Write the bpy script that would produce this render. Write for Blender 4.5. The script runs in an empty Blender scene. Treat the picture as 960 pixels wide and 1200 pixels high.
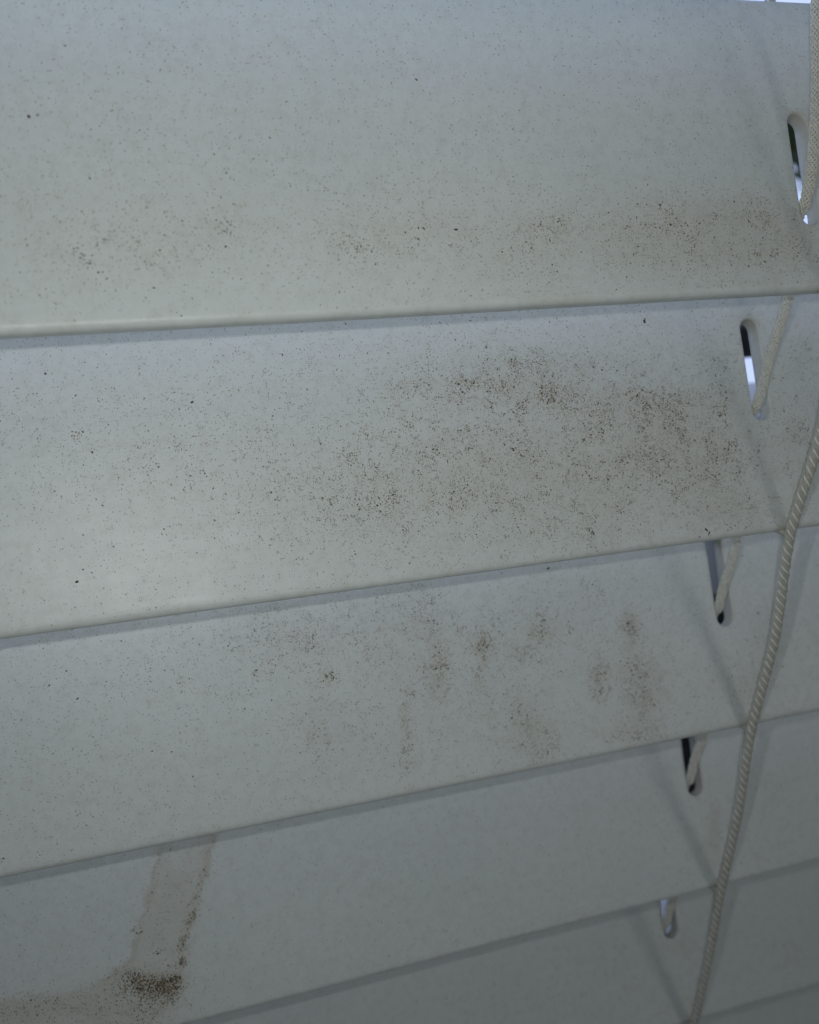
import bpy, math, random
import numpy as np
from mathutils import Matrix, Vector, noise

random.seed(7); rng = np.random.default_rng(7)
S = bpy.context.scene
COL = S.collection

# ------------------------------------------------------------------ camera
W2C = np.array([[0.9558601839972075, 0.11206890996277155, -0.27160977167359157],
                [-0.29370649640525937, 0.3903449136638087, -0.8725636609131401],
                [0.00823423452251393, 0.9138224158973944, 0.40603052789818456]])   # columns = camera axes in the world
CAM = np.array([0.0, -0.11467889, 0.02481207])
FPX = 1079.4                     # focal length in pixels of a 960 px wide picture
cd = bpy.data.cameras.new('camera'); cam = bpy.data.objects.new('camera', cd); COL.objects.link(cam)
m = Matrix.Identity(4)
for i in range(3):
    for j in range(3): m[i][j] = W2C[i][j]
    m[i][3] = CAM[i]
cam.matrix_world = m
cd.sensor_fit = 'HORIZONTAL'; cd.sensor_width = 36.0; cd.lens = FPX/960*36.0
cd.clip_start = 0.002; cd.clip_end = 100
cd.dof.use_dof = True; cd.dof.focus_distance = 0.135; cd.dof.aperture_fstop = 26
S.camera = cam

# ------------------------------------------------------------------ light and exposure
world = bpy.data.worlds.new('World'); S.world = world; world.use_nodes = True
bg = world.node_tree.nodes['Background']
bg.inputs[0].default_value = (0.84, 0.98, 1.06, 1); bg.inputs[1].default_value = 0.072

def cam_pt(x, y, z):             # a point given in camera axes, metres
    return Vector(CAM + W2C @ np.array([x, y, z]))
def lamp(name, kind, loc, power, color, size=0.01, aim=None):
    l = bpy.data.lights.new(name, kind); l.energy = power; l.color = color
    if kind == 'AREA': l.shape = 'DISK'; l.size = size
    else: l.shadow_soft_size = size
    o = bpy.data.objects.new(name, l); COL.objects.link(o); o.location = loc
    if aim is not None:
        o.rotation_euler = (Vector(aim)-Vector(loc)).to_track_quat('-Z', 'Y').to_euler()
    return o
# the phone's own lamp beside the lens, and the weak light of the room from the far right
for lx, ly, pw in ((-0.022, 0.0085, 0.0310), (0.004, -0.001, 0.0355)):      # two small flat emitters facing the way the phone faces
    lamp('phone_lamp', 'AREA', cam_pt(lx, ly, 0.0), pw, (0.955, 1.0, 0.97), 0.0038, cam_pt(lx+.04, ly+.018, -0.2))
lamp('room_light', 'AREA', (0.47, -0.50, 0.10), 0.21, (1.0, 0.98, 0.93), 0.15, (0.09, 0, -0.08))
S.view_settings.view_transform = 'Standard'; S.view_settings.look = 'None'
S.view_settings.exposure = 0.0; S.view_settings.gamma = 1.0
S.view_settings.use_curve_mapping = False
S.cycles.max_bounces = 8; S.cycles.diffuse_bounces = 5

# ------------------------------------------------------------------ measures (metres)
TH = math.radians(27.81); SN, CS = math.sin(TH), math.cos(TH)
PITCH = 0.040; WID = 0.0450; THK = 0.0030
XS = 0.1002; XN = 0.1018; SLOT_B = 0.01884; SLOT_L = 0.01717; SLOT_R = 0.00165
X0, X1 = -0.19, 0.29
def slot_b(n): return 0.00996 if n == 0 else SLOT_B
def P3(n, x, t, d=0.0):          # d: depth behind the front face
    return (x, t*SN + d*CS, -n*PITCH + t*CS - d*SN)
def to_px(p):
    q = W2C.T @ (np.array(p) - CAM); return 480+FPX*q[0]/-q[2], 600-FPX*q[1]/-q[2]
NRM = np.array([0, -CS, SN])
def px_to_slat(px, py):          # nearest slat under a point of the picture -> (n, x, t)
    d = W2C @ np.array([(px-480)/FPX, (600-py)/FPX, -1.0])
    for n in range(-1, 8):
        o = np.array([0, 0, -n*PITCH]); k = np.dot(o-CAM, NRM)/np.dot(d, NRM); p = CAM+k*d-o
        t = p[1]*SN+p[2]*CS
        if 0 <= t <= WID: return n, p[0], t
    return None

# ------------------------------------------------------------------ materials
def nodes(name):
    mt = bpy.data.materials.new(name); mt.use_nodes = True
    nt = mt.node_tree; b = nt.nodes['Principled BSDF']
    def N(t, **kw):
        n = nt.nodes.new(t)
        for k, v in kw.items():
            if k in ('operation', 'blend_type', 'data_type', 'feature', 'attribute_name', 'noise_dimensions', 'distance'): setattr(n, k, v)
            else: n.inputs[k].default_value = v
        return n
    return mt, nt, b, N, nt.links.new
def plain(name, col, rough=0.5, var=0.12, scale=900, bump=0.0):
    mt, nt, b, N, L = nodes(name)
    tc = N('ShaderNodeTexCoord'); nz = N('ShaderNodeTexNoise', Scale=scale, Detail=4.0); L(tc.outputs['Object'], nz.inputs['Vector'])
    mx = N('ShaderNodeMix', data_type='RGBA'); L(nz.outputs['Fac'], mx.inputs[0])
    mx.inputs[6].default_value = (*[c*(1-var) for c in col], 1); mx.inputs[7].default_value = (*[min(1, c*(1+var)) for c in col], 1)
    L(mx.outputs[2], b.inputs['Base Color']); b.inputs['Roughness'].default_value = rough
    if bump:
        bp = N('ShaderNodeBump', Strength=bump, Distance=0.0002); L(nz.outputs['Fac'], bp.inputs['Height']); L(bp.outputs[0], b.inputs['Normal'])
    return mt

def slat_material():
    mt, nt, b, N, L = nodes('off_white_slat_paint')
    tc = N('ShaderNodeTexCoord'); g = N('ShaderNodeAttribute', attribute_name='grime'); tn = N('ShaderNodeAttribute', attribute_name='tint'); fc = N('ShaderNodeAttribute', attribute_name='face')
    def M(op, a, c):
        n = N('ShaderNodeMath', operation=op)
        for i, v in enumerate((a, c)):
            if v is None: continue
            if isinstance(v, (int, float)): n.inputs[i].default_value = v
            else: L(v, n.inputs[i])
        return n.outputs[0]
    def mix(f, a, c):
        n = N('ShaderNodeMix', data_type='RGBA')
        L(f, n.inputs[0])
        for i, v in ((6, a), (7, c)):
            if isinstance(v, tuple): n.inputs[i].default_value = (*v, 1)
            else: L(v, n.inputs[i])
        return n.outputs[2]
    def noise_t(sc, det=4.0, rough=0.55):
        n = N('ShaderNodeTexNoise', Scale=sc, Detail=det, Roughness=rough); L(tc.outputs['Object'], n.inputs['Vector']); return n.outputs['Fac']
    # base paint: faint yellowing in broad clouds
    cloud = noise_t(45, 5)
    base = mix(cloud, (0.635, 0.68, 0.68), (0.71, 0.735, 0.725))
    # wipe marks along the board and a faint uneven tone
    wm = N('ShaderNodeMapping'); wm.inputs['Scale'].default_value = (30, 900, 900); L(tc.outputs['Object'], wm.inputs['Vector'])
    wn = N('ShaderNodeTexNoise', Scale=1.0, Detail=4.0, Roughness=0.6); L(wm.outputs[0], wn.inputs['Vector']); wipe = wn.outputs['Fac']
    base = mix(M('MULTIPLY', wipe, 0.16), base, (0.50, 0.50, 0.46))
    mot = N('ShaderNodeMapRange'); L(noise_t(620, 5, 0.75), mot.inputs[0]); mot.inputs[1].default_value = .45; mot.inputs[2].default_value = .75; mot.inputs[4].default_value = .35
    base = mix(mot.outputs[0], base, (0.44, 0.43, 0.37))
    # dust film where the grime is thick
    film = M('MULTIPLY', g.outputs['Fac'], M('MULTIPLY', noise_t(420, 6, 0.7), 0.36))
    base = mix(film, base, (0.36, 0.275, 0.15))
    base = mix(M('MULTIPLY', tn.outputs['Fac'], M('ADD', 0.2, M('MULTIPLY', noise_t(700, 6, 0.7), 0.8))), base, (0.47, 0.43, 0.36))
    sx = N('ShaderNodeSeparateXYZ'); L(tc.outputs['Object'], sx.inputs[0]); cx = N('ShaderNodeCombineXYZ')
    L(sx.outputs[0], cx.inputs[0]); L(M('SUBTRACT', M('MULTIPLY', sx.outputs[2], 1.1), M('MULTIPLY', sx.outputs[1], 0.6)), cx.inputs[1]); flat = cx.outputs[0]
    # fine specks: one per cell, kept where the cell's random number is under the local density
    def specks(scale, dens, floor, rmin, rmax, col, base):
        v = N('ShaderNodeTexVoronoi', feature='F1', Scale=scale)
        v.voronoi_dimensions = '2D'
        dn = N('ShaderNodeTexNoise', Scale=scale*1.7, Detail=2.0); L(tc.outputs['Object'], dn.inputs['Vector'])
        vm = N('ShaderNodeVectorMath', operation='SCALE', Scale=0.45/scale); L(dn.outputs['Color'], vm.inputs[0])
        va = N('ShaderNodeVectorMath', operation='ADD'); L(flat, va.inputs[0]); L(vm.outputs[0], va.inputs[1])
        L(va.outputs[0], v.inputs['Vector'])
        sp = N('ShaderNodeSeparateColor'); L(v.outputs['Color'], sp.inputs[0])
        d = M('MULTIPLY', M('ADD', M('MULTIPLY', g.outputs['Fac'], dens), floor), fc.outputs['Fac'])
        keep = M('LESS_THAN', sp.outputs[0], d)
        r = M('ADD', M('MULTIPLY', M('POWER', sp.outputs[1], 3.0), rmax-rmin), rmin)
        edge = N('ShaderNodeMapRange'); L(v.outputs['Distance'], edge.inputs[0]); L(r, edge.inputs[2])
        L(M('MULTIPLY', r, 0.5), edge.inputs[1]); edge.inputs[3].default_value = 1; edge.inputs[4].default_value = 0
        f = M('MULTIPLY', M('MULTIPLY', keep, edge.outputs[0]), M('ADD', M('MULTIPLY', sp.outputs[2], 0.55), 0.25))
        return mix(f, base, col)
    base = specks(1500, 0.40, 0.06, 0.05, 0.17, (0.12, 0.075, 0.035), base)
    base = specks(3300, 0.55, 0.20, 0.14, 0.40, (0.20, 0.145, 0.08), base)
    L(base, b.inputs['Base Color'])
    rg = N('ShaderNodeMapRange'); L(noise_t(160, 6), rg.inputs[0]); rg.inputs[3].default_value = 0.27; rg.inputs[4].default_value = 0.46
    L(M('ADD', M('ADD', rg.outputs[0], M('MULTIPLY', wipe, 0.10)), M('MULTIPLY', g.outputs['Fac'], 0.15)), b.inputs['Roughness'])
    b.inputs['IOR'].default_value = 1.46
    h = M('ADD', M('MULTIPLY', noise_t(1400, 3), 0.5), M('MULTIPLY', noise_t(180, 3), 1.2))
    bp = N('ShaderNodeBump', Strength=0.16, Distance=0.0002); L(h, bp.inputs['Height']); L(bp.outputs[0], b.inputs['Normal'])
    return mt

M_SLAT = slat_material()
M_SP = [plain('dark_brown_dust', (0.045, 0.028, 0.014), 0.9), plain('olive_brown_dust', (0.13, 0.088, 0.038), 0.9),
        plain('tan_dust', (0.26, 0.17, 0.085), 0.9), plain('grey_dust', (0.21, 0.19, 0.15), 0.9)]
M_BRAID = plain('cream_braided_cord', (0.66, 0.65, 0.58), 0.28, 0.2, 1500, 0.3)
M_LAD = plain('beige_twisted_cord', (0.46, 0.45, 0.40), 0.7, 0.25, 1300, 0.5)
M_YARN = plain('pale_shiny_yarn', (0.88, 0.87, 0.80), 0.22, 0.15, 1500)

def mesh_obj(name, verts, faces, mats, parent=None, smooth=True, midx=None):
    me = bpy.data.meshes.new(name); me.from_pydata([tuple(v) for v in verts], [], faces)
    for mt in (mats if isinstance(mats, list) else [mats]): me.materials.append(mt)
    if smooth: me.polygons.foreach_set('use_smooth', [True]*len(me.polygons))
    if midx is not None: me.polygons.foreach_set('material_index', midx)
    me.update(); o = bpy.data.objects.new(name, me); COL.objects.link(o); o.parent = parent
    return o

# ------------------------------------------------------------------ where the dirt lies, read off the picture (px, py, sx, sy, slant, weight)
BLOBS = {
 0: [(100,285,70,38,0,.30),(190,298,45,26,0,.38),(265,268,36,20,0,.34),(430,283,46,30,0,.52),(520,262,30,16,0,.42),(600,305,50,28,0,.42),
     (645,268,30,18,0,.45),(750,285,42,26,0,.62),(800,262,34,18,0,.5),(885,248,40,18,0,.68),(925,285,30,18,0,.75),(850,292,50,22,0,.6),
     (430,240,240,45,0,.16),(800,270,150,36,0,.28),(150,170,200,70,0,.10),(20,235,25,12,0,.25),(240,60,300,60,0,.05)],
 1: [(700,510,170,74,0,.44),(420,500,170,70,0,.20),(610,428,44,14,0,.62),(560,450,70,9,-1,.35),(645,462,40,8,0,.75),(700,472,50,8,0,.6),(800,468,40,8,0,.5),(505,450,50,22,0,.3),(745,470,46,16,0,.5),
     (770,520,44,22,0,.42),(610,570,45,40,0,.45),(700,580,24,45,0,.45),(785,540,36,40,0,.45),(845,560,26,44,0,.5),(870,600,26,14,0,.3),
     (850,440,14,40,0,.35),(520,570,60,40,0,.3),(180,520,120,40,0,.14),(90,500,100,50,0,.12),(345,590,160,40,0,.14),(940,420,14,14,0,.5),
     (930,520,24,26,0,.42),(690,430,60,14,0,.3),(420,590,60,30,0,.25)],
 2: [(560,745,190,30,0,.16),(340,745,46,22,0,.45),(430,760,90,36,0,.30),(470,705,46,14,0,.42),(490,735,36,14,0,.38),(515,780,12,22,0,.7),(510,800,10,16,0,.5),(567,755,14,8,0,.75),
     (567,785,9,28,0,.35),(630,742,12,9,0,.8),(612,764,20,8,0,.5),(640,720,40,26,0,.3),(700,795,13,22,0,.75),(740,738,9,18,0,.85),(745,790,26,30,0,.45),
     (755,825,22,34,0,.55),(735,860,26,9,0,.4),(616,850,24,30,0,.62),(640,870,16,16,0,.4),(475,850,8,44,0,.55),(372,840,12,36,0,.32),(387,792,6,6,0,.8),
     (400,855,50,30,0,.2),(240,780,70,40,0,.20),(100,800,60,40,0,.10),(700,690,60,22,0,.22),(560,830,60,40,0,.16),(900,740,20,26,0,.45),(885,800,16,20,0,.3),
     (850,800,30,20,0,.15),(80,900,80,50,0,.06)],
 3: [(838,965,6,22,0,.6),(828,1000,12,14,0,.3),(910,930,30,30,0,.28),(770,930,60,26,0,.14),(640,960,100,30,0,.08),(880,1000,30,14,0,.15),
     (175,1155,26,9,0,1.5),(205,1150,6,14,0,.9),(175,1178,22,12,0,.5),(230,1060,7,22,.2,.7),(213,1110,6,26,.1,.8),(150,1140,16,8,0,.5),
     (120,1165,44,12,0,.34),(60,1182,70,13,0,.6),(15,1186,30,9,0,.6),(243,1000,4,16,.1,.45),(160,1095,7,14,0,.4),(200,1020,22,26,0,.22),(190,1080,20,40,0,.28),(185,1200,30,30,0,.4)],
 4: [(930,1120,20,20,0,.22),(700,1120,120,30,0,.08),(800,1110,20,8,0,.3),(600,1180,120,20,0,.06)],
}
def poly_dist(px, py, poly):     # signed distance to a polygon, inside positive (arrays)
    x, y = np.asarray(px, float), np.asarray(py, float); inside = np.zeros(x.shape, bool); dm = np.full(x.shape, 1e9)
    for (ax, ay), (bx, by) in zip(poly, poly[1:]+poly[:1]):
        c = ((ay > y) != (by > y)) & (x < (bx-ax)*(y-ay)/(by-ay+1e-12)+ax); inside ^= c
        ux, uy = bx-ax, by-ay; k = np.clip(((x-ax)*ux+(y-ay)*uy)/(ux*ux+uy*uy+1e-9), 0, 1)
        dm = np.minimum(dm, np.hypot(x-ax-k*ux, y-ay-k*uy))
    return np.where(inside, dm, -dm)
DRAG = [(190,975),(176,1040),(163,1092),(152,1122),(130,1145),(90,1160),(40,1170),(-60,1178),(-60,1290),(140,1290),(175,1205),(196,1172),(213,1150),(214,1112),(228,1066),(240,1030),(252,975)]
def warp(px, py):
    px, py = np.asarray(px, float), np.asarray(py, float)
    return px+(lattice(px/13, py/13, 5)-.5)*7+(lattice(px/4, py/4, 6)-.5)*3, py+(lattice(px/13, py/13, 7)-.5)*7+(lattice(px/4, py/4, 8)-.5)*3
def lattice(u, v, seed):
    g = np.random.default_rng(seed).random((256, 256)); i, j = np.floor(u).astype(int), np.floor(v).astype(int); f, h = u-i, v-j
    f, h = f*f*(3-2*f), h*h*(3-2*h); G = lambda a, b: g[a % 256, b % 256]
    return (G(i, j)*(1-f)+G(i+1, j)*f)*(1-h)+(G(i, j+1)*(1-f)+G(i+1, j+1)*f)*h
def density(n, px, py):
    d = 0.0*np.asarray(px, float)
    for cx, cy, sx, sy, sl, w in BLOBS.get(n, []):
        dy = py-cy; dx = px-cx+sl*dy
        if n == 2 and w > .4: sx, sy = sx*.72, sy*.85
        d = d + w*np.exp(-.5*((dx/sx)**2+(dy/sy)**2))
    if n == 3:
        pd = poly_dist(*warp(px, py), DRAG); d = d + 0.22*np.clip((pd+3)/6, 0, 1) + 0.95*np.exp(-((pd-2)/2.8)**2)*(np.asarray(px) > 110)*np.where(np.asarray(px)-200 > (1080-np.asarray(py))*.28, 1, .4)
    return d
def fbm(pts, sc, oct=3):
    return np.array([noise.fractal(Vector((p[0]*sc, p[1]*sc, p[2]*sc)), 1.0, 2.0, oct) for p in pts])

# ------------------------------------------------------------------ the blind
blind = bpy.data.objects.new('window_blind', None); COL.objects.link(blind)
blind['label'] = 'dusty off-white horizontal window blind with tilted slats, cord slots and cream cords'; blind['category'] = 'window blind'

def axis(a, b, lo, hi, fine, coarse, keep):
    v = list(np.arange(lo, hi, fine)) + [x for x in np.arange(a, lo-coarse*.5, coarse)] + [x for x in np.arange(hi, b, coarse)] + [b]
    v = [x for x in v if not any(k0-fine*.4 < x < k1+fine*.4 for k0, k1 in keep)]
    for k0, k1 in keep: v += list(np.linspace(k0, k1, max(3, int(round((k1-k0)/fine))+1)))
    return sorted(v)

def make_slat(n):
    fine = n in (0, 1, 2, 3, 4)
    step = 0.00036 if n == 3 else 0.0006 if fine else 0.003
    sb = slot_b(n); st_ = sb+SLOT_L
    a = 0.0031; bx0, bx1, bt0, bt1 = XS-a, XS+a, sb-0.0014, st_+0.0014
    xs = axis(X0, X1, -0.042, 0.155, step, 0.006, [(bx0, bx1)])
    r = 0.0011
    ts = [t for t in axis(r, WID-r, r, WID-r, step, step, [(bt0, bt1)])]
    # closed profile in (t, d)
    prof = []; tag_ = []
    for t in ts: prof.append((t, 0.0)); tag_.append(t)
    K = 6
    for k in range(1, K): an = math.pi/2*k/K; prof.append((WID-r+r*math.sin(an), r-r*math.cos(an)))
    prof += [(WID, r), (WID, THK-r*.7)]
    for k in range(1, K): an = math.pi/2*k/K; prof.append((WID-r*.7+r*.7*math.cos(an), THK-r*.7+r*.7*math.sin(an)))
    nb0 = len(prof)
    for t in reversed(ts): prof.append((t, THK))
    for k in range(1, K): an = math.pi/2*k/K; prof.append((r*.7-r*.7*math.sin(an), THK-r*.7+r*.7*math.cos(an)))
    prof += [(0, THK-r*.7), (0, r)]
    for k in range(1, K): an = math.pi/2*k/K; prof.append((r-r*math.cos(an), r-r*math.sin(an)))
    NP, NX, NT = len(prof), len(xs), len(ts)
    V = []
    for x in xs:
        for t, d in prof: V.append((x, t, d))
    i0, i1 = [i for i, x in enumerate(xs) if abs(x-bx0) < 1e-9][0], [i for i, x in enumerate(xs) if abs(x-bx1) < 1e-9][0]
    j0, j1 = [j for j, t in enumerate(ts) if abs(t-bt0) < 1e-9][0], [j for j, t in enumerate(ts) if abs(t-bt1) < 1e-9][0]
    fb = lambda j: nb0+NT-1-j         # back index of row j
    F = []
    skipf = set((j) for j in range(j0, j1)); skipb = set(fb(j+1) for j in range(j0, j1))
    for i in range(NX-1):
        hole = i0 <= i < i1
        for j in range(NP):
            if hole and (j in skipf or j in skipb): continue
            j2 = (j+1) % NP
            F.append((i*NP+j, (i+1)*NP+j, (i+1)*NP+j2, i*NP+j2))
    F.append(tuple(reversed([j for j in range(NP)]))[::-1]); F.append(tuple((NX-1)*NP+j for j in range(NP))[::-1])
    ring = [(i, j0) for i in range(i0, i1)] + [(i1, j) for j in range(j0, j1)] + [(i, j1) for i in range(i1, i0, -1)] + [(i0, j) for j in range(j1, j0, -1)]
    def outl(i, j, rr):
        x, t = xs[i], ts[j]; mt_ = min(max(t, sb+SLOT_R), st_-SLOT_R); dx, dt = x-XS, t-mt_; l = math.hypot(dx, dt)
        return XS+dx/l*rr, mt_+dt/l*rr
    rings = [[i*NP+j for i, j in ring]]
    be = 0.00038
    steps = [(SLOT_R+be*1.6, 0.0)] + [(SLOT_R+be*(1-math.sin(q)), be*(1-math.cos(q))) for q in (0, .4, .8, 1.2, math.pi/2)]
    steps += [(SLOT_R, THK*.33), (SLOT_R, THK*.66), (SLOT_R, THK-.0002), (SLOT_R+.0002, THK)]
    for rr, d in steps:
        base = len(V); 
        for i, j in ring: x, t = outl(i, j, rr); V.append((x, t, d))
        rings.append(list(range(base, base+len(ring))))
    rings.append([i*NP+fb(j) for i, j in ring])
    R = len(ring)
    for ra, rb in zip(rings, rings[1:]):
        for k in range(R): F.append((ra[k], ra[(k+1) % R], rb[(k+1) % R], rb[k]))
    # slight waviness of the moulded board, then to its place
    V = np.array(V); x, t, d = V[:, 0], V[:, 1], V[:, 2]
    ph = n*1.7
    wob = 0.00022*np.sin(x*23+ph)+0.00012*np.sin(x*71+ph*2) + 0.0001*np.sin(t*120+ph)
    d2 = d+wob
    W = np.stack([x, t*SN+d2*CS, -n*PITCH+t*CS-d2*SN], 1)
    o = mesh_obj('slat', W, F, M_SLAT, blind)
    q = (W-CAM) @ W2C; z = np.minimum(q[:, 2], -0.01); px = 480+FPX*q[:, 0]/-z; py = 600-FPX*q[:, 1]/-z
    g = density(n, px, py)
    if not fine: g = g*0+0.1
    # beyond the frame the dirt goes on thinly
    front = d < THK*.6
    wallm = ((np.abs(x-XS) < SLOT_R+.0009) & (t > sb-.0008) & (t < st_+.0008))
    if fine:
        edge = lattice(x*260, x*0+n*9.3, 41)*.6+lattice(x*1100, x*0+n*5.3, 42)*.4
        g = g + np.exp(-(t/.0011)**2)*np.clip(1.6*edge-.45, 0, .6)
    g = np.where(front, np.clip(g, 0, 1.0), 0.05)
    rim = np.hypot(x-XS, t-np.clip(t, sb+SLOT_R, st_-SLOT_R))-SLOT_R
    g = np.where(wallm & (d > 0.0002), 0.65+0.35*(t > st_-.0025), g)
    g = np.where(wallm & (d <= 0.0004) & (t > st_-.0015), np.maximum(g, .7), g)
    tint = np.zeros(len(V))
    if n == 3: tint = (np.clip((poly_dist(*warp(px, py), DRAG)+2.5)/5, 0, 1)*(0.16+.40*lattice(px/30, py/22, 77)+1.1*lattice(px/7, py/5, 78)*np.exp(-((px-182)/30)**2-((py-1156)/14)**2))+.45*np.exp(-((poly_dist(*warp(px, py), DRAG)-1)/2.2)**2)*(px > 130))*front
    tint = np.where(wallm & (d > 0.0006) & (t > st_-.002), .9, tint)
    tint = np.maximum(tint, np.where((d < .0012) & (rim > -.0003), .75*np.exp(-((rim-.0001)/.00035)**2)*(.35+.65*(t > st_-.004)), 0))
    # cord rub at the lower edge, darkened to paint in the rung's thin shadow
    rub_shade = np.exp(-((x-XN+.0006)/.0013)**2)*np.exp(-(t/.0011)**2)
    tint = np.maximum(tint, rub_shade*1.0); g = np.maximum(g, rub_shade)  # tint and grime both carry this painted notch shadow
    for nm, arr in (('grime', g), ('tint', tint), ('face', (d < .0001).astype(float)*(t > .0009))):
        at = o.data.attributes.new(nm, 'FLOAT', 'POINT'); at.data.foreach_set('value', arr.astype(np.float32))
    return o

LAB = {0: 'upper slat with a speckled grey-brown dust band near its lower edge', 1: 'slat covered in a wide cloud of fine dark dust specks',
       2: 'slat with clumped mould-like spots and faint vertical drip streaks', 3: 'slat with a brown smear bending down to the corner',
       4: 'fairly clean slat near the bottom'}
slats = {}
for n in range(-1, 8):
    slats[n] = make_slat(n)
    if n in LAB: slats[n]['label'] = LAB[n]

# ------------------------------------------------------------------ dust specks as real grains
def wobble(n, x, t): return 0.00022*np.sin(x*23+n*1.7)+0.00012*np.sin(x*71+n*3.4)+0.0001*np.sin(t*120+n*1.7)
class Specks:
    def __init__(s): s.a = {}
    def add(s, n, x, t, r, mi, stretch=1.0, ang=0.0): s.a.setdefault(n, []).append((x, t, r, mi, stretch, ang))
    def build(s, n):
        A = np.array(s.a[n]); x, t, r, mi, st, an = A.T; sb = slot_b(n)
        ok = (t > .0006) & (t < WID-.001) & ~((np.abs(x-XS) < SLOT_R+.0003) & (t > sb-.0003) & (t < sb+SLOT_L+.0003))
        x, t, r, mi, st, an = A[ok].T; N_ = len(x); k = 6
        a = (np.arange(k)[None]*2*math.pi/k)+rng.uniform(-.3, .3, (N_, k)); rr = r[:, None]*rng.uniform(.55, 1.3, (N_, k))
        u, w = rr*np.cos(a)*st[:, None], rr*np.sin(a); ca, sa = np.cos(an)[:, None], np.sin(an)[:, None]
        X = np.concatenate([x[:, None]+u*ca-w*sa, x[:, None]], 1); T = np.concatenate([t[:, None]+u*sa+w*ca, t[:, None]], 1)
        D = wobble(n, X, T)-.000004; D[:, k] -= .000006+r*.3
        V = np.stack(P3(n, X, T, D), -1).reshape(-1, 3)
        i = np.arange(k); b = (np.arange(N_)*(k+1))[:, None]
        F = np.stack([b+i, b+(i+1) % k, np.broadcast_to(b+k, (N_, k))], -1).reshape(-1, 3)
        o = mesh_obj('dust_speck', V.tolist(), F.tolist(), M_SP, slats[n], False, np.repeat(mi.astype(int), k)); o['kind'] = 'stuff'
        return N_
SP = Specks()
def lattice(u, v, seed):
    g = np.random.default_rng(seed).random((256, 256)); i, j = np.floor(u).astype(int), np.floor(v).astype(int); f, h = u-i, v-j
    f, h = f*f*(3-2*f), h*h*(3-2*h); G = lambda a, b: g[a % 256, b % 256]
    return (G(i, j)*(1-f)+G(i+1, j)*f)*(1-h)+(G(i, j+1)*(1-f)+G(i+1, j+1)*f)*h
def fb2(u, v, seed, o=4): return sum(.5**k*lattice(u*2**k+k*17, v*2**k, seed+k) for k in range(o))/(2-.5**(o-1))
def clumps(u, v):               # u, v in millimetres: clots and thin wandering threads
    soft = np.clip((fb2(u/2.3, v/2.3, 11)-.36)*3.0, 0, 1)
    thread = np.clip(1-np.abs(fb2(u/1.9+5, v/1.9, 31)-.5)*14, 0, 1)
    return .42+soft*.75+thread*(.3+soft)*1.5
def pick(p): return random.choices((0, 1, 2, 3), p)[0]
for n in range(5):
    NT = 330000 if n < 3 else 150000
    x = rng.uniform(-.045, .15, NT); t = rng.uniform(.0008, WID-.001, NT)
    q = (np.stack(P3(n, x, t), 1)-CAM) @ W2C; px, py = 480+FPX*q[:, 0]/-q[:, 2], 600-FPX*q[:, 1]/-q[:, 2]
    c = clumps(x*1000+n*37, t*1000+n*91)*(.55+.9*lattice(x*1000*.8, t*1000*.16+n*7, 60) if n in (1, 2) else 1.0); dn = density(n, px, py)
    fl = {0: .012, 1: .030, 2: .020, 3: .005, 4: .005}[n]
    gain = {0: .32, 1: .62, 2: .60, 3: .34, 4: .25}[n]
    keep = rng.random(NT) < (fl*(.4+c)+gain*np.clip(dn, 0, 1.2)*c**(1.15 if n == 1 else 1.4))*.62
    keep &= (px > -15) & (px < 980) & (py > -15) & (py < 1220)
    x, t, c, dn = x[keep], t[keep], c[keep], dn[keep]; K = len(x)
    size = np.minimum(rng.lognormal(0, .45, K)*(.000031 if n else .000030)*(1+.35*np.clip(dn*c-.4, 0, 1)), .00014)
    w = {0: (1, 4, 6, 3), 1: (5, 8, 5, 2), 2: (5, 8, 5, 2), 3: (4, 7, 5, 1), 4: (1, 3, 4, 4)}[n]; w = np.array(w)/sum(w)
    mi = rng.choice(4, K, p=w); mi[size > .0001] = np.minimum(mi[size > .0001], 1)
    SP.a.setdefault(n, []).extend(zip(x, t, size, mi, rng.uniform(1, 2.0, K), rng.uniform(0, 3.14, K)))
    print('slat', n, K)
# wispy threads: crumbs lined up in little curls
for k in range(5200):
    px, py = random.uniform(200, 900), random.uniform(400, 900)
    h = px_to_slat(px, py)
    if h is None or h[0] not in (1, 2): continue
    n, x, t = h
    if random.random() > .9*float(density(n, px, py))*float(clumps(np.array([x*1000+n*37]), np.array([t*1000+n*91]))[0]): continue
    a = random.uniform(0, 6.28); mi = pick((5, 5, 2, 0)); bend = random.uniform(-.5, .5)
    for i in range(random.randint(4, 12)):
        if random.random() < .8: SP.add(n, x, t, random.uniform(.000022, .00005), mi, random.uniform(1.2, 2.2), a)
        st = random.uniform(.00007, .00015); x += st*math.cos(a); t += st*math.sin(a); a += bend+random.uniform(-.5, .5)
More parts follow.
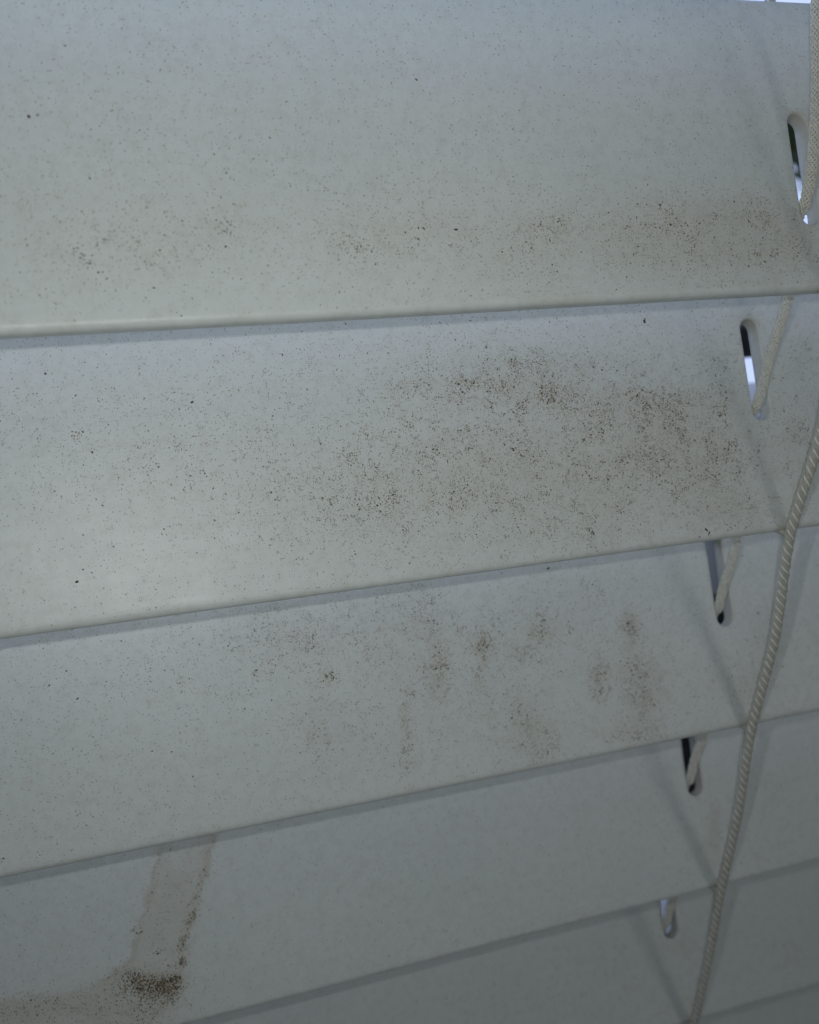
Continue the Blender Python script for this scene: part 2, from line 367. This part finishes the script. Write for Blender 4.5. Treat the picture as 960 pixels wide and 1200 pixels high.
# tight clots that stand out in the picture: (px, py, spread, count, size)
for px, py, sp, ct, sz in [(10,1182,14,26,1.0),(30,1172,12,16,.9),(75,1184,20,22,.9),(120,1172,16,26,.9),(140,1160,9,22,.9),(160,1149,7,90,1.3),(176,1154,7,90,1.3),(192,1151,7,90,1.3),(205,1146,4,60,1.2),(198,1162,8,80,1.2),(155,1158,16,50,1.0),(196,1164,9,60,1.0),(176,1170,16,50,1.0),(213,1128,3,34,1.0),(216,1100,3,26,.9),(222,1080,3,20,.9),(150,1150,8,30,1.0),(515,782,10,34,1.0),(511,800,7,14,.8),(567,755,7,26,1.2),(632,741,6,26,1.2),(612,765,8,14,.9),(740,738,7,34,1.2),(735,726,6,12,1),(700,790,5,16,1.0),
        (387,792,4,16,1.3),(365,746,9,24,1.0),(345,750,8,14,.9),(320,752,7,14,.9),(500,708,11,26,.9),(487,714,7,16,.9),(438,690,8,14,.8),(605,808,3,5,1.0),(640,860,5,8,1),
        (475,880,5,16,.9),(478,896,4,10,1.0),(725,861,7,18,.9),(745,862,6,10,.9),(750,790,10,26,.9),(735,822,8,16,.9),(642,461,9,34,1.1),(655,460,6,14,1.0),(668,472,10,26,.9),(690,472,8,16,.9),
        (755,470,9,26,1.1),(745,462,6,12,1),(612,432,8,20,.9),(600,442,8,14,.9),(785,470,7,14,.9),(835,455,5,10,1.0),(510,470,7,16,.9),(850,430,4,12,.9),(266,267,7,12,1.1),
        (415,288,10,24,1.0),(425,291,6,12,1.1),(890,243,9,22,1.0),(905,252,6,10,1),(930,290,9,20,.9),(938,283,5,10,1),(640,268,9,12,.9),(97,302,8,14,1.2),(90,292,5,6,1.1),(170,522,8,12,.9),
        (165,1158,14,90,1.3),(190,1156,11,80,1.3),(180,1170,12,60,1.2),(205,1152,6,44,1.1),(150,1140,9,22,1.1),(185,1115,4,10,1.1),(213,1108,4,26,1.0),(214,1125,4,30,1.0),(226,1072,4,24,1.0),
        (233,1052,4,18,.9),(240,1025,4,14,.8),(246,1000,4,12,.8),(170,1198,14,30,1.2),(160,1090,4,12,1.1),(45,1180,22,12,1.0),(90,1178,26,16,.9),(200,998,8,12,1.0)]:
    for k in range(int(ct*1.7)):
        qx, qy = random.gauss(px, sp), random.gauss(py, sp*.75)
        h = px_to_slat(qx, qy)
        if h: SP.add(h[0], h[1], h[2], random.uniform(.00003, .00009)*sz, pick((4, 5, 1, 0)), random.uniform(1, 2), random.uniform(0, 3.14))
# arcs of dried drip edges
for cx, cy, rx, ry, a0, a1, ct in [(616,850,24,34,1.7,4.6,40),(372,860,14,26,.3,2.8,20),(748,835,26,30,-.4,2.2,30),(560,770,9,24,-.2,2.9,20),(475,870,9,36,.1,3.0,22),(345,770,12,18,.2,2.6,18),(655,735,14,10,.2,2.9,18),(701,808,12,15,-.3,2.9,34),(515,800,11,18,0,2.6,26),(430,828,12,8,.2,2.8,14),(697,775,8,25,1.7,3.4,16),(508,775,9,30,-1,.6,14)]:
    for k in range(ct):
        a = random.uniform(a0, a1); qx, qy = cx+rx*math.cos(a)+random.gauss(0, 1.2), cy+ry*math.sin(a)+random.gauss(0, 1.2)
        h = px_to_slat(qx, qy)
        if h: SP.add(h[0], h[1], h[2], random.uniform(.00003, .00007), pick((2, 5, 3, 0)), random.uniform(1, 2), random.uniform(0, 3.14))
# single crumbs
for px, py, r, st, an in [(225,471,.00027,1.5,.4),(755,377,.00036,1.7,1.5),(90,682,.00026,1.4,.1),(34,137,.00026,1.2,.2),(44,135,.00015,1.6,.5),(318,577,.00018,1.2,0),(828,621,.00022,3.2,2.2),(831,625,.00018,3.6,.9),(642,666,.0003,1.6,0),
        (536,268,.00028,1.6,.2),(265,288,.0002,1.3,0),(390,788,.0002,1,0),(405,379,.00018,1,0),(186,547,.00018,1.5,.3),(124,455,.00013,1,0),(885,746,.00016,1,0),(668,668,.00012,1,0),(185,1117,.00018,1.9,.3),(160,1093,.00026,1,0),(22,455,.0001,1,0)]:
    h = px_to_slat(px, py)
    if h: SP.add(h[0], h[1], h[2], r*.74, 0, st, an)
for n in sorted(SP.a): SP.build(n)

# ------------------------------------------------------------------ cords
def catmull(pts, step):
    P = [np.array(p, float) for p in pts]; P = [2*P[0]-P[1]] + P + [2*P[-1]-P[-2]]; out = []
    for i in range(1, len(P)-2):
        k = max(2, int(np.linalg.norm(P[i+1]-P[i])/step))
        for j in range(k):
            u = j/k; a, b, c, d = P[i-1], P[i], P[i+1], P[i+2]
            out.append(.5*((2*b)+(c-a)*u+(2*a-5*b+4*c-d)*u*u+(3*b-a-3*c+d)*u**3))
    out.append(P[-2]); return np.array(out)
def frames(C):
    T = np.gradient(C, axis=0); T /= np.linalg.norm(T, axis=1)[:, None]
    X = np.array([1., 0, 0]); A = X-T*(T@X)[:, None]; A /= np.linalg.norm(A, axis=1)[:, None]; B = np.cross(T, A)
    s = np.concatenate([[0], np.cumsum(np.linalg.norm(np.diff(C, axis=0), axis=1))]); return T, A, B, s
def tube(C, r, V, F, sides=6, flat=1.0, cen=None):
    T, A, B, s = frames(C) if cen is None else cen
    b0 = len(V)
    for i in range(len(C)):
        for k in range(sides):
            a = 2*math.pi*k/sides; V.append(C[i]+(A[i]*math.cos(a)+B[i]*math.sin(a)*flat)*r)
    for i in range(len(C)-1):
        for k in range(sides):
            F.append((b0+i*sides+k, b0+i*sides+(k+1) % sides, b0+(i+1)*sides+(k+1) % sides, b0+(i+1)*sides+k))
def braid(name, pts, r, parent, label=None, step=0.00022):
    C = catmull(pts, step); T, A, B, s = frames(C); V, F = [], []
    tube(C, r*.74, V, F, 10, cen=(T, A, B, s)); n0 = len(F)
    pitch = 0.0056; nst = 8
    for k in range(nst):
        for sg in (1, -1):
            ph = 2*math.pi*k/nst + (math.pi/nst if sg < 0 else 0)
            th = sg*2*math.pi*s/pitch+ph
            rad = r*(.84+.13*np.sin(nst*.5*(2*math.pi*s/pitch)+sg*math.pi/2+k*math.pi/2))
            D = C+(A*np.cos(th)[:, None]+B*np.sin(th)[:, None])*rad[:, None]
            tube(D, r*.17, V, F, 6)
    o = mesh_obj(name, V, F, [M_LAD, M_BRAID], parent, True, [0]*n0+[1]*(len(F)-n0))
    if label: o['label'] = label
    return o
def twist(name, pts, r, parent, pitch=0.0064, step=0.0003, label=None):
    C = catmull(pts, step); T, A, B, s = frames(C); V, F, mi = [], [], []
    tube(C, r*.68, V, F, 8, cen=(T, A, B, s))
    for k in range(12):
        th = -2*math.pi*s/pitch+k*math.pi/6+(.10 if k % 3 == 1 else 0); rr = r*(.70 if k % 3 != 1 else .76)*(1+.04*np.sin(s*2600+k*1.9)+.03*np.sin(s*640+k))
        D = C+(A*np.cos(th)[:, None]+B*np.sin(th)[:, None])*rr[:, None]
        tube(D, r*.24, V, F, 6)
    mi += [0]*len(F); n0 = len(F)
    for k in range(4):
        th = -2*math.pi*s/pitch+(k+.5)*math.pi/2-.02; w = .79+(.22+.05*np.sin(s*911+k))*np.clip(1.7*np.cos(th-2.15)**2-.45+.22*np.sin(s*1730+2*k), 0, 1)
        D = C+(A*np.cos(th)[:, None]+B*np.sin(th)[:, None])*(r*w)[:, None]
        tube(D, r*.115, V, F, 5)
    mi += [1]*(len(F)-n0)
    fz = random.Random(3)
    for k in range(int(s[-1]/.0011)):          # loose fibres
        i = fz.randrange(len(C)); a = fz.uniform(0, 6.28); dr = A[i]*math.cos(a)+B[i]*math.sin(a)
        p0 = C[i]+dr*r*.9; p1 = p0+dr*r*fz.uniform(.1, .35)+T[i]*fz.uniform(-.0006, .0006); sd = np.cross(dr, T[i])*.000018
        b0 = len(V); V += [p0-sd, p0+sd, p1+sd*.4, p1-sd*.4]; F.append((b0, b0+1, b0+2, b0+3)); mi.append(1)
    o = mesh_obj(name, V, F, [M_LAD, M_YARN], parent, True, mi)
    if label: o['label'] = label
    return o

# lift cord: dives through the slot of every slat, resting on its lower lip
pts = [(.1000, .0125, .060), (.1000, .0123, .046), (.1000, .0120, .0384), (.1006, .0098, .0277), (.1000, .0074, .0190), (.0993, .0062, .0125), (.0998, .0082, .0084), (.1012, .0104, .0030),
       (.1039, .0120, -.0030), (.1022, .0120, -.0137), (.0996, .0098, -.0206), (.1000, .0120, -.0240), (.1006, .0128, -.0320)]
for n in range(2, 8):
    z = -(n-2)*PITCH
    pts += [(.1017, .0120, z-.0481), (.1000, .0112, z-.0560), (.0992, .0106, z-.0602), (.0997, .0125, z-.0634), (.1006, .0130, z-.0720)]
braid('lift_cord', pts, 0.00084, blind, 'cream braided cord threaded through the slots')
# ladder cords, front and back, with their rungs under each slat
LR = 0.00100
def ladder(front):
    pts = []
    for n in range(-2, 9):
        if front:
            pts += [(XN+(.0001 if n % 2 else -.0001), -LR*.80, -n*PITCH-.0002), (XN+{0: .0020, 1: .0008, 2: .0003}.get(n, .0001), -LR*1.1, -n*PITCH-PITCH*.5)]
        else:
            pts += [(XN-.0006, WID*SN+THK*CS+LR*.9, -n*PITCH+WID*CS-.002), (XN-.0004, WID*SN+THK*CS+LR*1.1, -n*PITCH-PITCH*.5+WID*CS)]
    return twist('ladder_cord', pts, LR if front else LR*.9, blind, label='beige twisted cord with pale flecks hanging in front of the slats' if front else 'twisted cord hanging behind the slats')
fc = ladder(True); ladder(False)
for n in range(-1, 8):
    for dx in (-.0021, .0021):
        a = P3(n, XN, -.0009, -.0002); b = P3(n, XN+dx, .004, THK+.0006); c = P3(n, XN+dx, WID*.5, THK+.0005); d = P3(n, XN+dx*.6, WID-.003, THK+.0006); e = P3(n, XN-.0005, WID+.0012, THK+.0008)
        V, F = [], []; C = catmull([a, b, c, d, e], .0006); tube(C, .0005, V, F, 6); mesh_obj('rung', V, F, M_LAD, fc)

# ------------------------------------------------------------------ behind the blind: window frame, greenery, sky
def box(V, F, x0, x1, y0, y1, z0, z1, bv=0.0):
    b = len(V)
    V += [(x0,y0,z0),(x1,y0,z0),(x1,y1,z0),(x0,y1,z0),(x0,y0,z1),(x1,y0,z1),(x1,y1,z1),(x0,y1,z1)]
    F += [tuple(b+i for i in f) for f in ((0,3,2,1),(4,5,6,7),(0,1,5,4),(1,2,6,5),(2,3,7,6),(3,0,4,7))]
def boxo(name, mat, parent, *bs, bev=0.0015):
    V, F = [], []
    for b in bs: box(V, F, *b)
    o = mesh_obj(name, V, F, mat, parent, False)
    if bev:
        md = o.modifiers.new('bevel', 'BEVEL'); md.width = bev; md.segments = 2
    return o
M_FR = plain('white_window_frame', (0.78, 0.77, 0.76), 0.35, 0.05, 300); M_GK = plain('black_gasket', (0.030, 0.029, 0.030), 0.6)
win = bpy.data.objects.new('window_frame', None); COL.objects.link(win); win.location = (0, 0, 0)
win['label'] = 'white window sash rail and black seal glimpsed through the cord slots'; win['category'] = 'window'
boxo('rail', M_FR, win, (-.5, .9, .100, .135, -.0830, -.0585))
boxo('gasket', M_GK, win, (-.5, .9, .104, .13, -.0415, -.032))
boxo('rail', M_FR, win, (-.5, .9, .100, .135, -.1165, -.085))
boxo('gasket', M_GK, win, (-.5, .9, .104, .13, -.205, -.118))
boxo('sill', M_FR, win, (-.5, .9, .098, .22, -.35, -.262))
gm, nt, b, N, L = nodes('window_glass'); b.inputs['Transmission Weight'].default_value = 1.0; b.inputs['Roughness'].default_value = 0.02; b.inputs['IOR'].default_value = 1.0
boxo('pane', gm, win, (-.5, .9, .138, .142, -.262, .5), bev=0)

sm, nt, b, N, L = nodes('daylight_sky')
for nd in list(nt.nodes):
    if nd.type != 'OUTPUT_MATERIAL': nt.nodes.remove(nd)
em = nt.nodes.new('ShaderNodeEmission'); em.inputs[0].default_value = (0.54, 0.66, 1.0, 1); em.inputs[1].default_value = 1.38
L(em.outputs[0], [n for n in nt.nodes if n.type == 'OUTPUT_MATERIAL'][0].inputs[0])
V, F = [], []; K = 24
for i in range(K+1):
    a = math.pi*(i/K); 
    for z in (-4, 5): V.append((6*math.cos(a), 6*math.sin(a)+.5, z))
for i in range(K): F.append((2*i, 2*i+1, 2*i+3, 2*i+2))
sky = mesh_obj('sky', V, F, sm); sky['kind'] = 'structure'

M_LEAF = [plain('shrub_leaf', (0.05, 0.095, 0.02), 0.6, .3, 30), plain('yellow_green_leaf', (0.13, 0.17, 0.03), 0.6, .3, 30)]
V, F, mi = [], [], []
for k in range(1800):
    x = random.uniform(-1, 3.6); y = 2+random.uniform(-.25, .25); z = random.uniform(-.20, -.04)+.05*math.sin(x*5)+.03*math.sin(x*17)
    c = np.array([x, y, z]); u = rng.normal(size=3); u /= np.linalg.norm(u); w = np.cross(u, rng.normal(size=3)); w /= np.linalg.norm(w); l = random.uniform(.03, .06)
    b0 = len(V); V += [c-u*l, c+w*l*.45, c+u*l, c-w*l*.45]; F.append((b0, b0+1, b0+2, b0+3)); mi.append(int(random.random() < .35))
hd = mesh_obj('leafy_branch', V, F, M_LEAF, None, False, mi); hd['label'] = 'dark green leafy branch outdoors glimpsed through the topmost cord slot'; hd['category'] = 'branch'
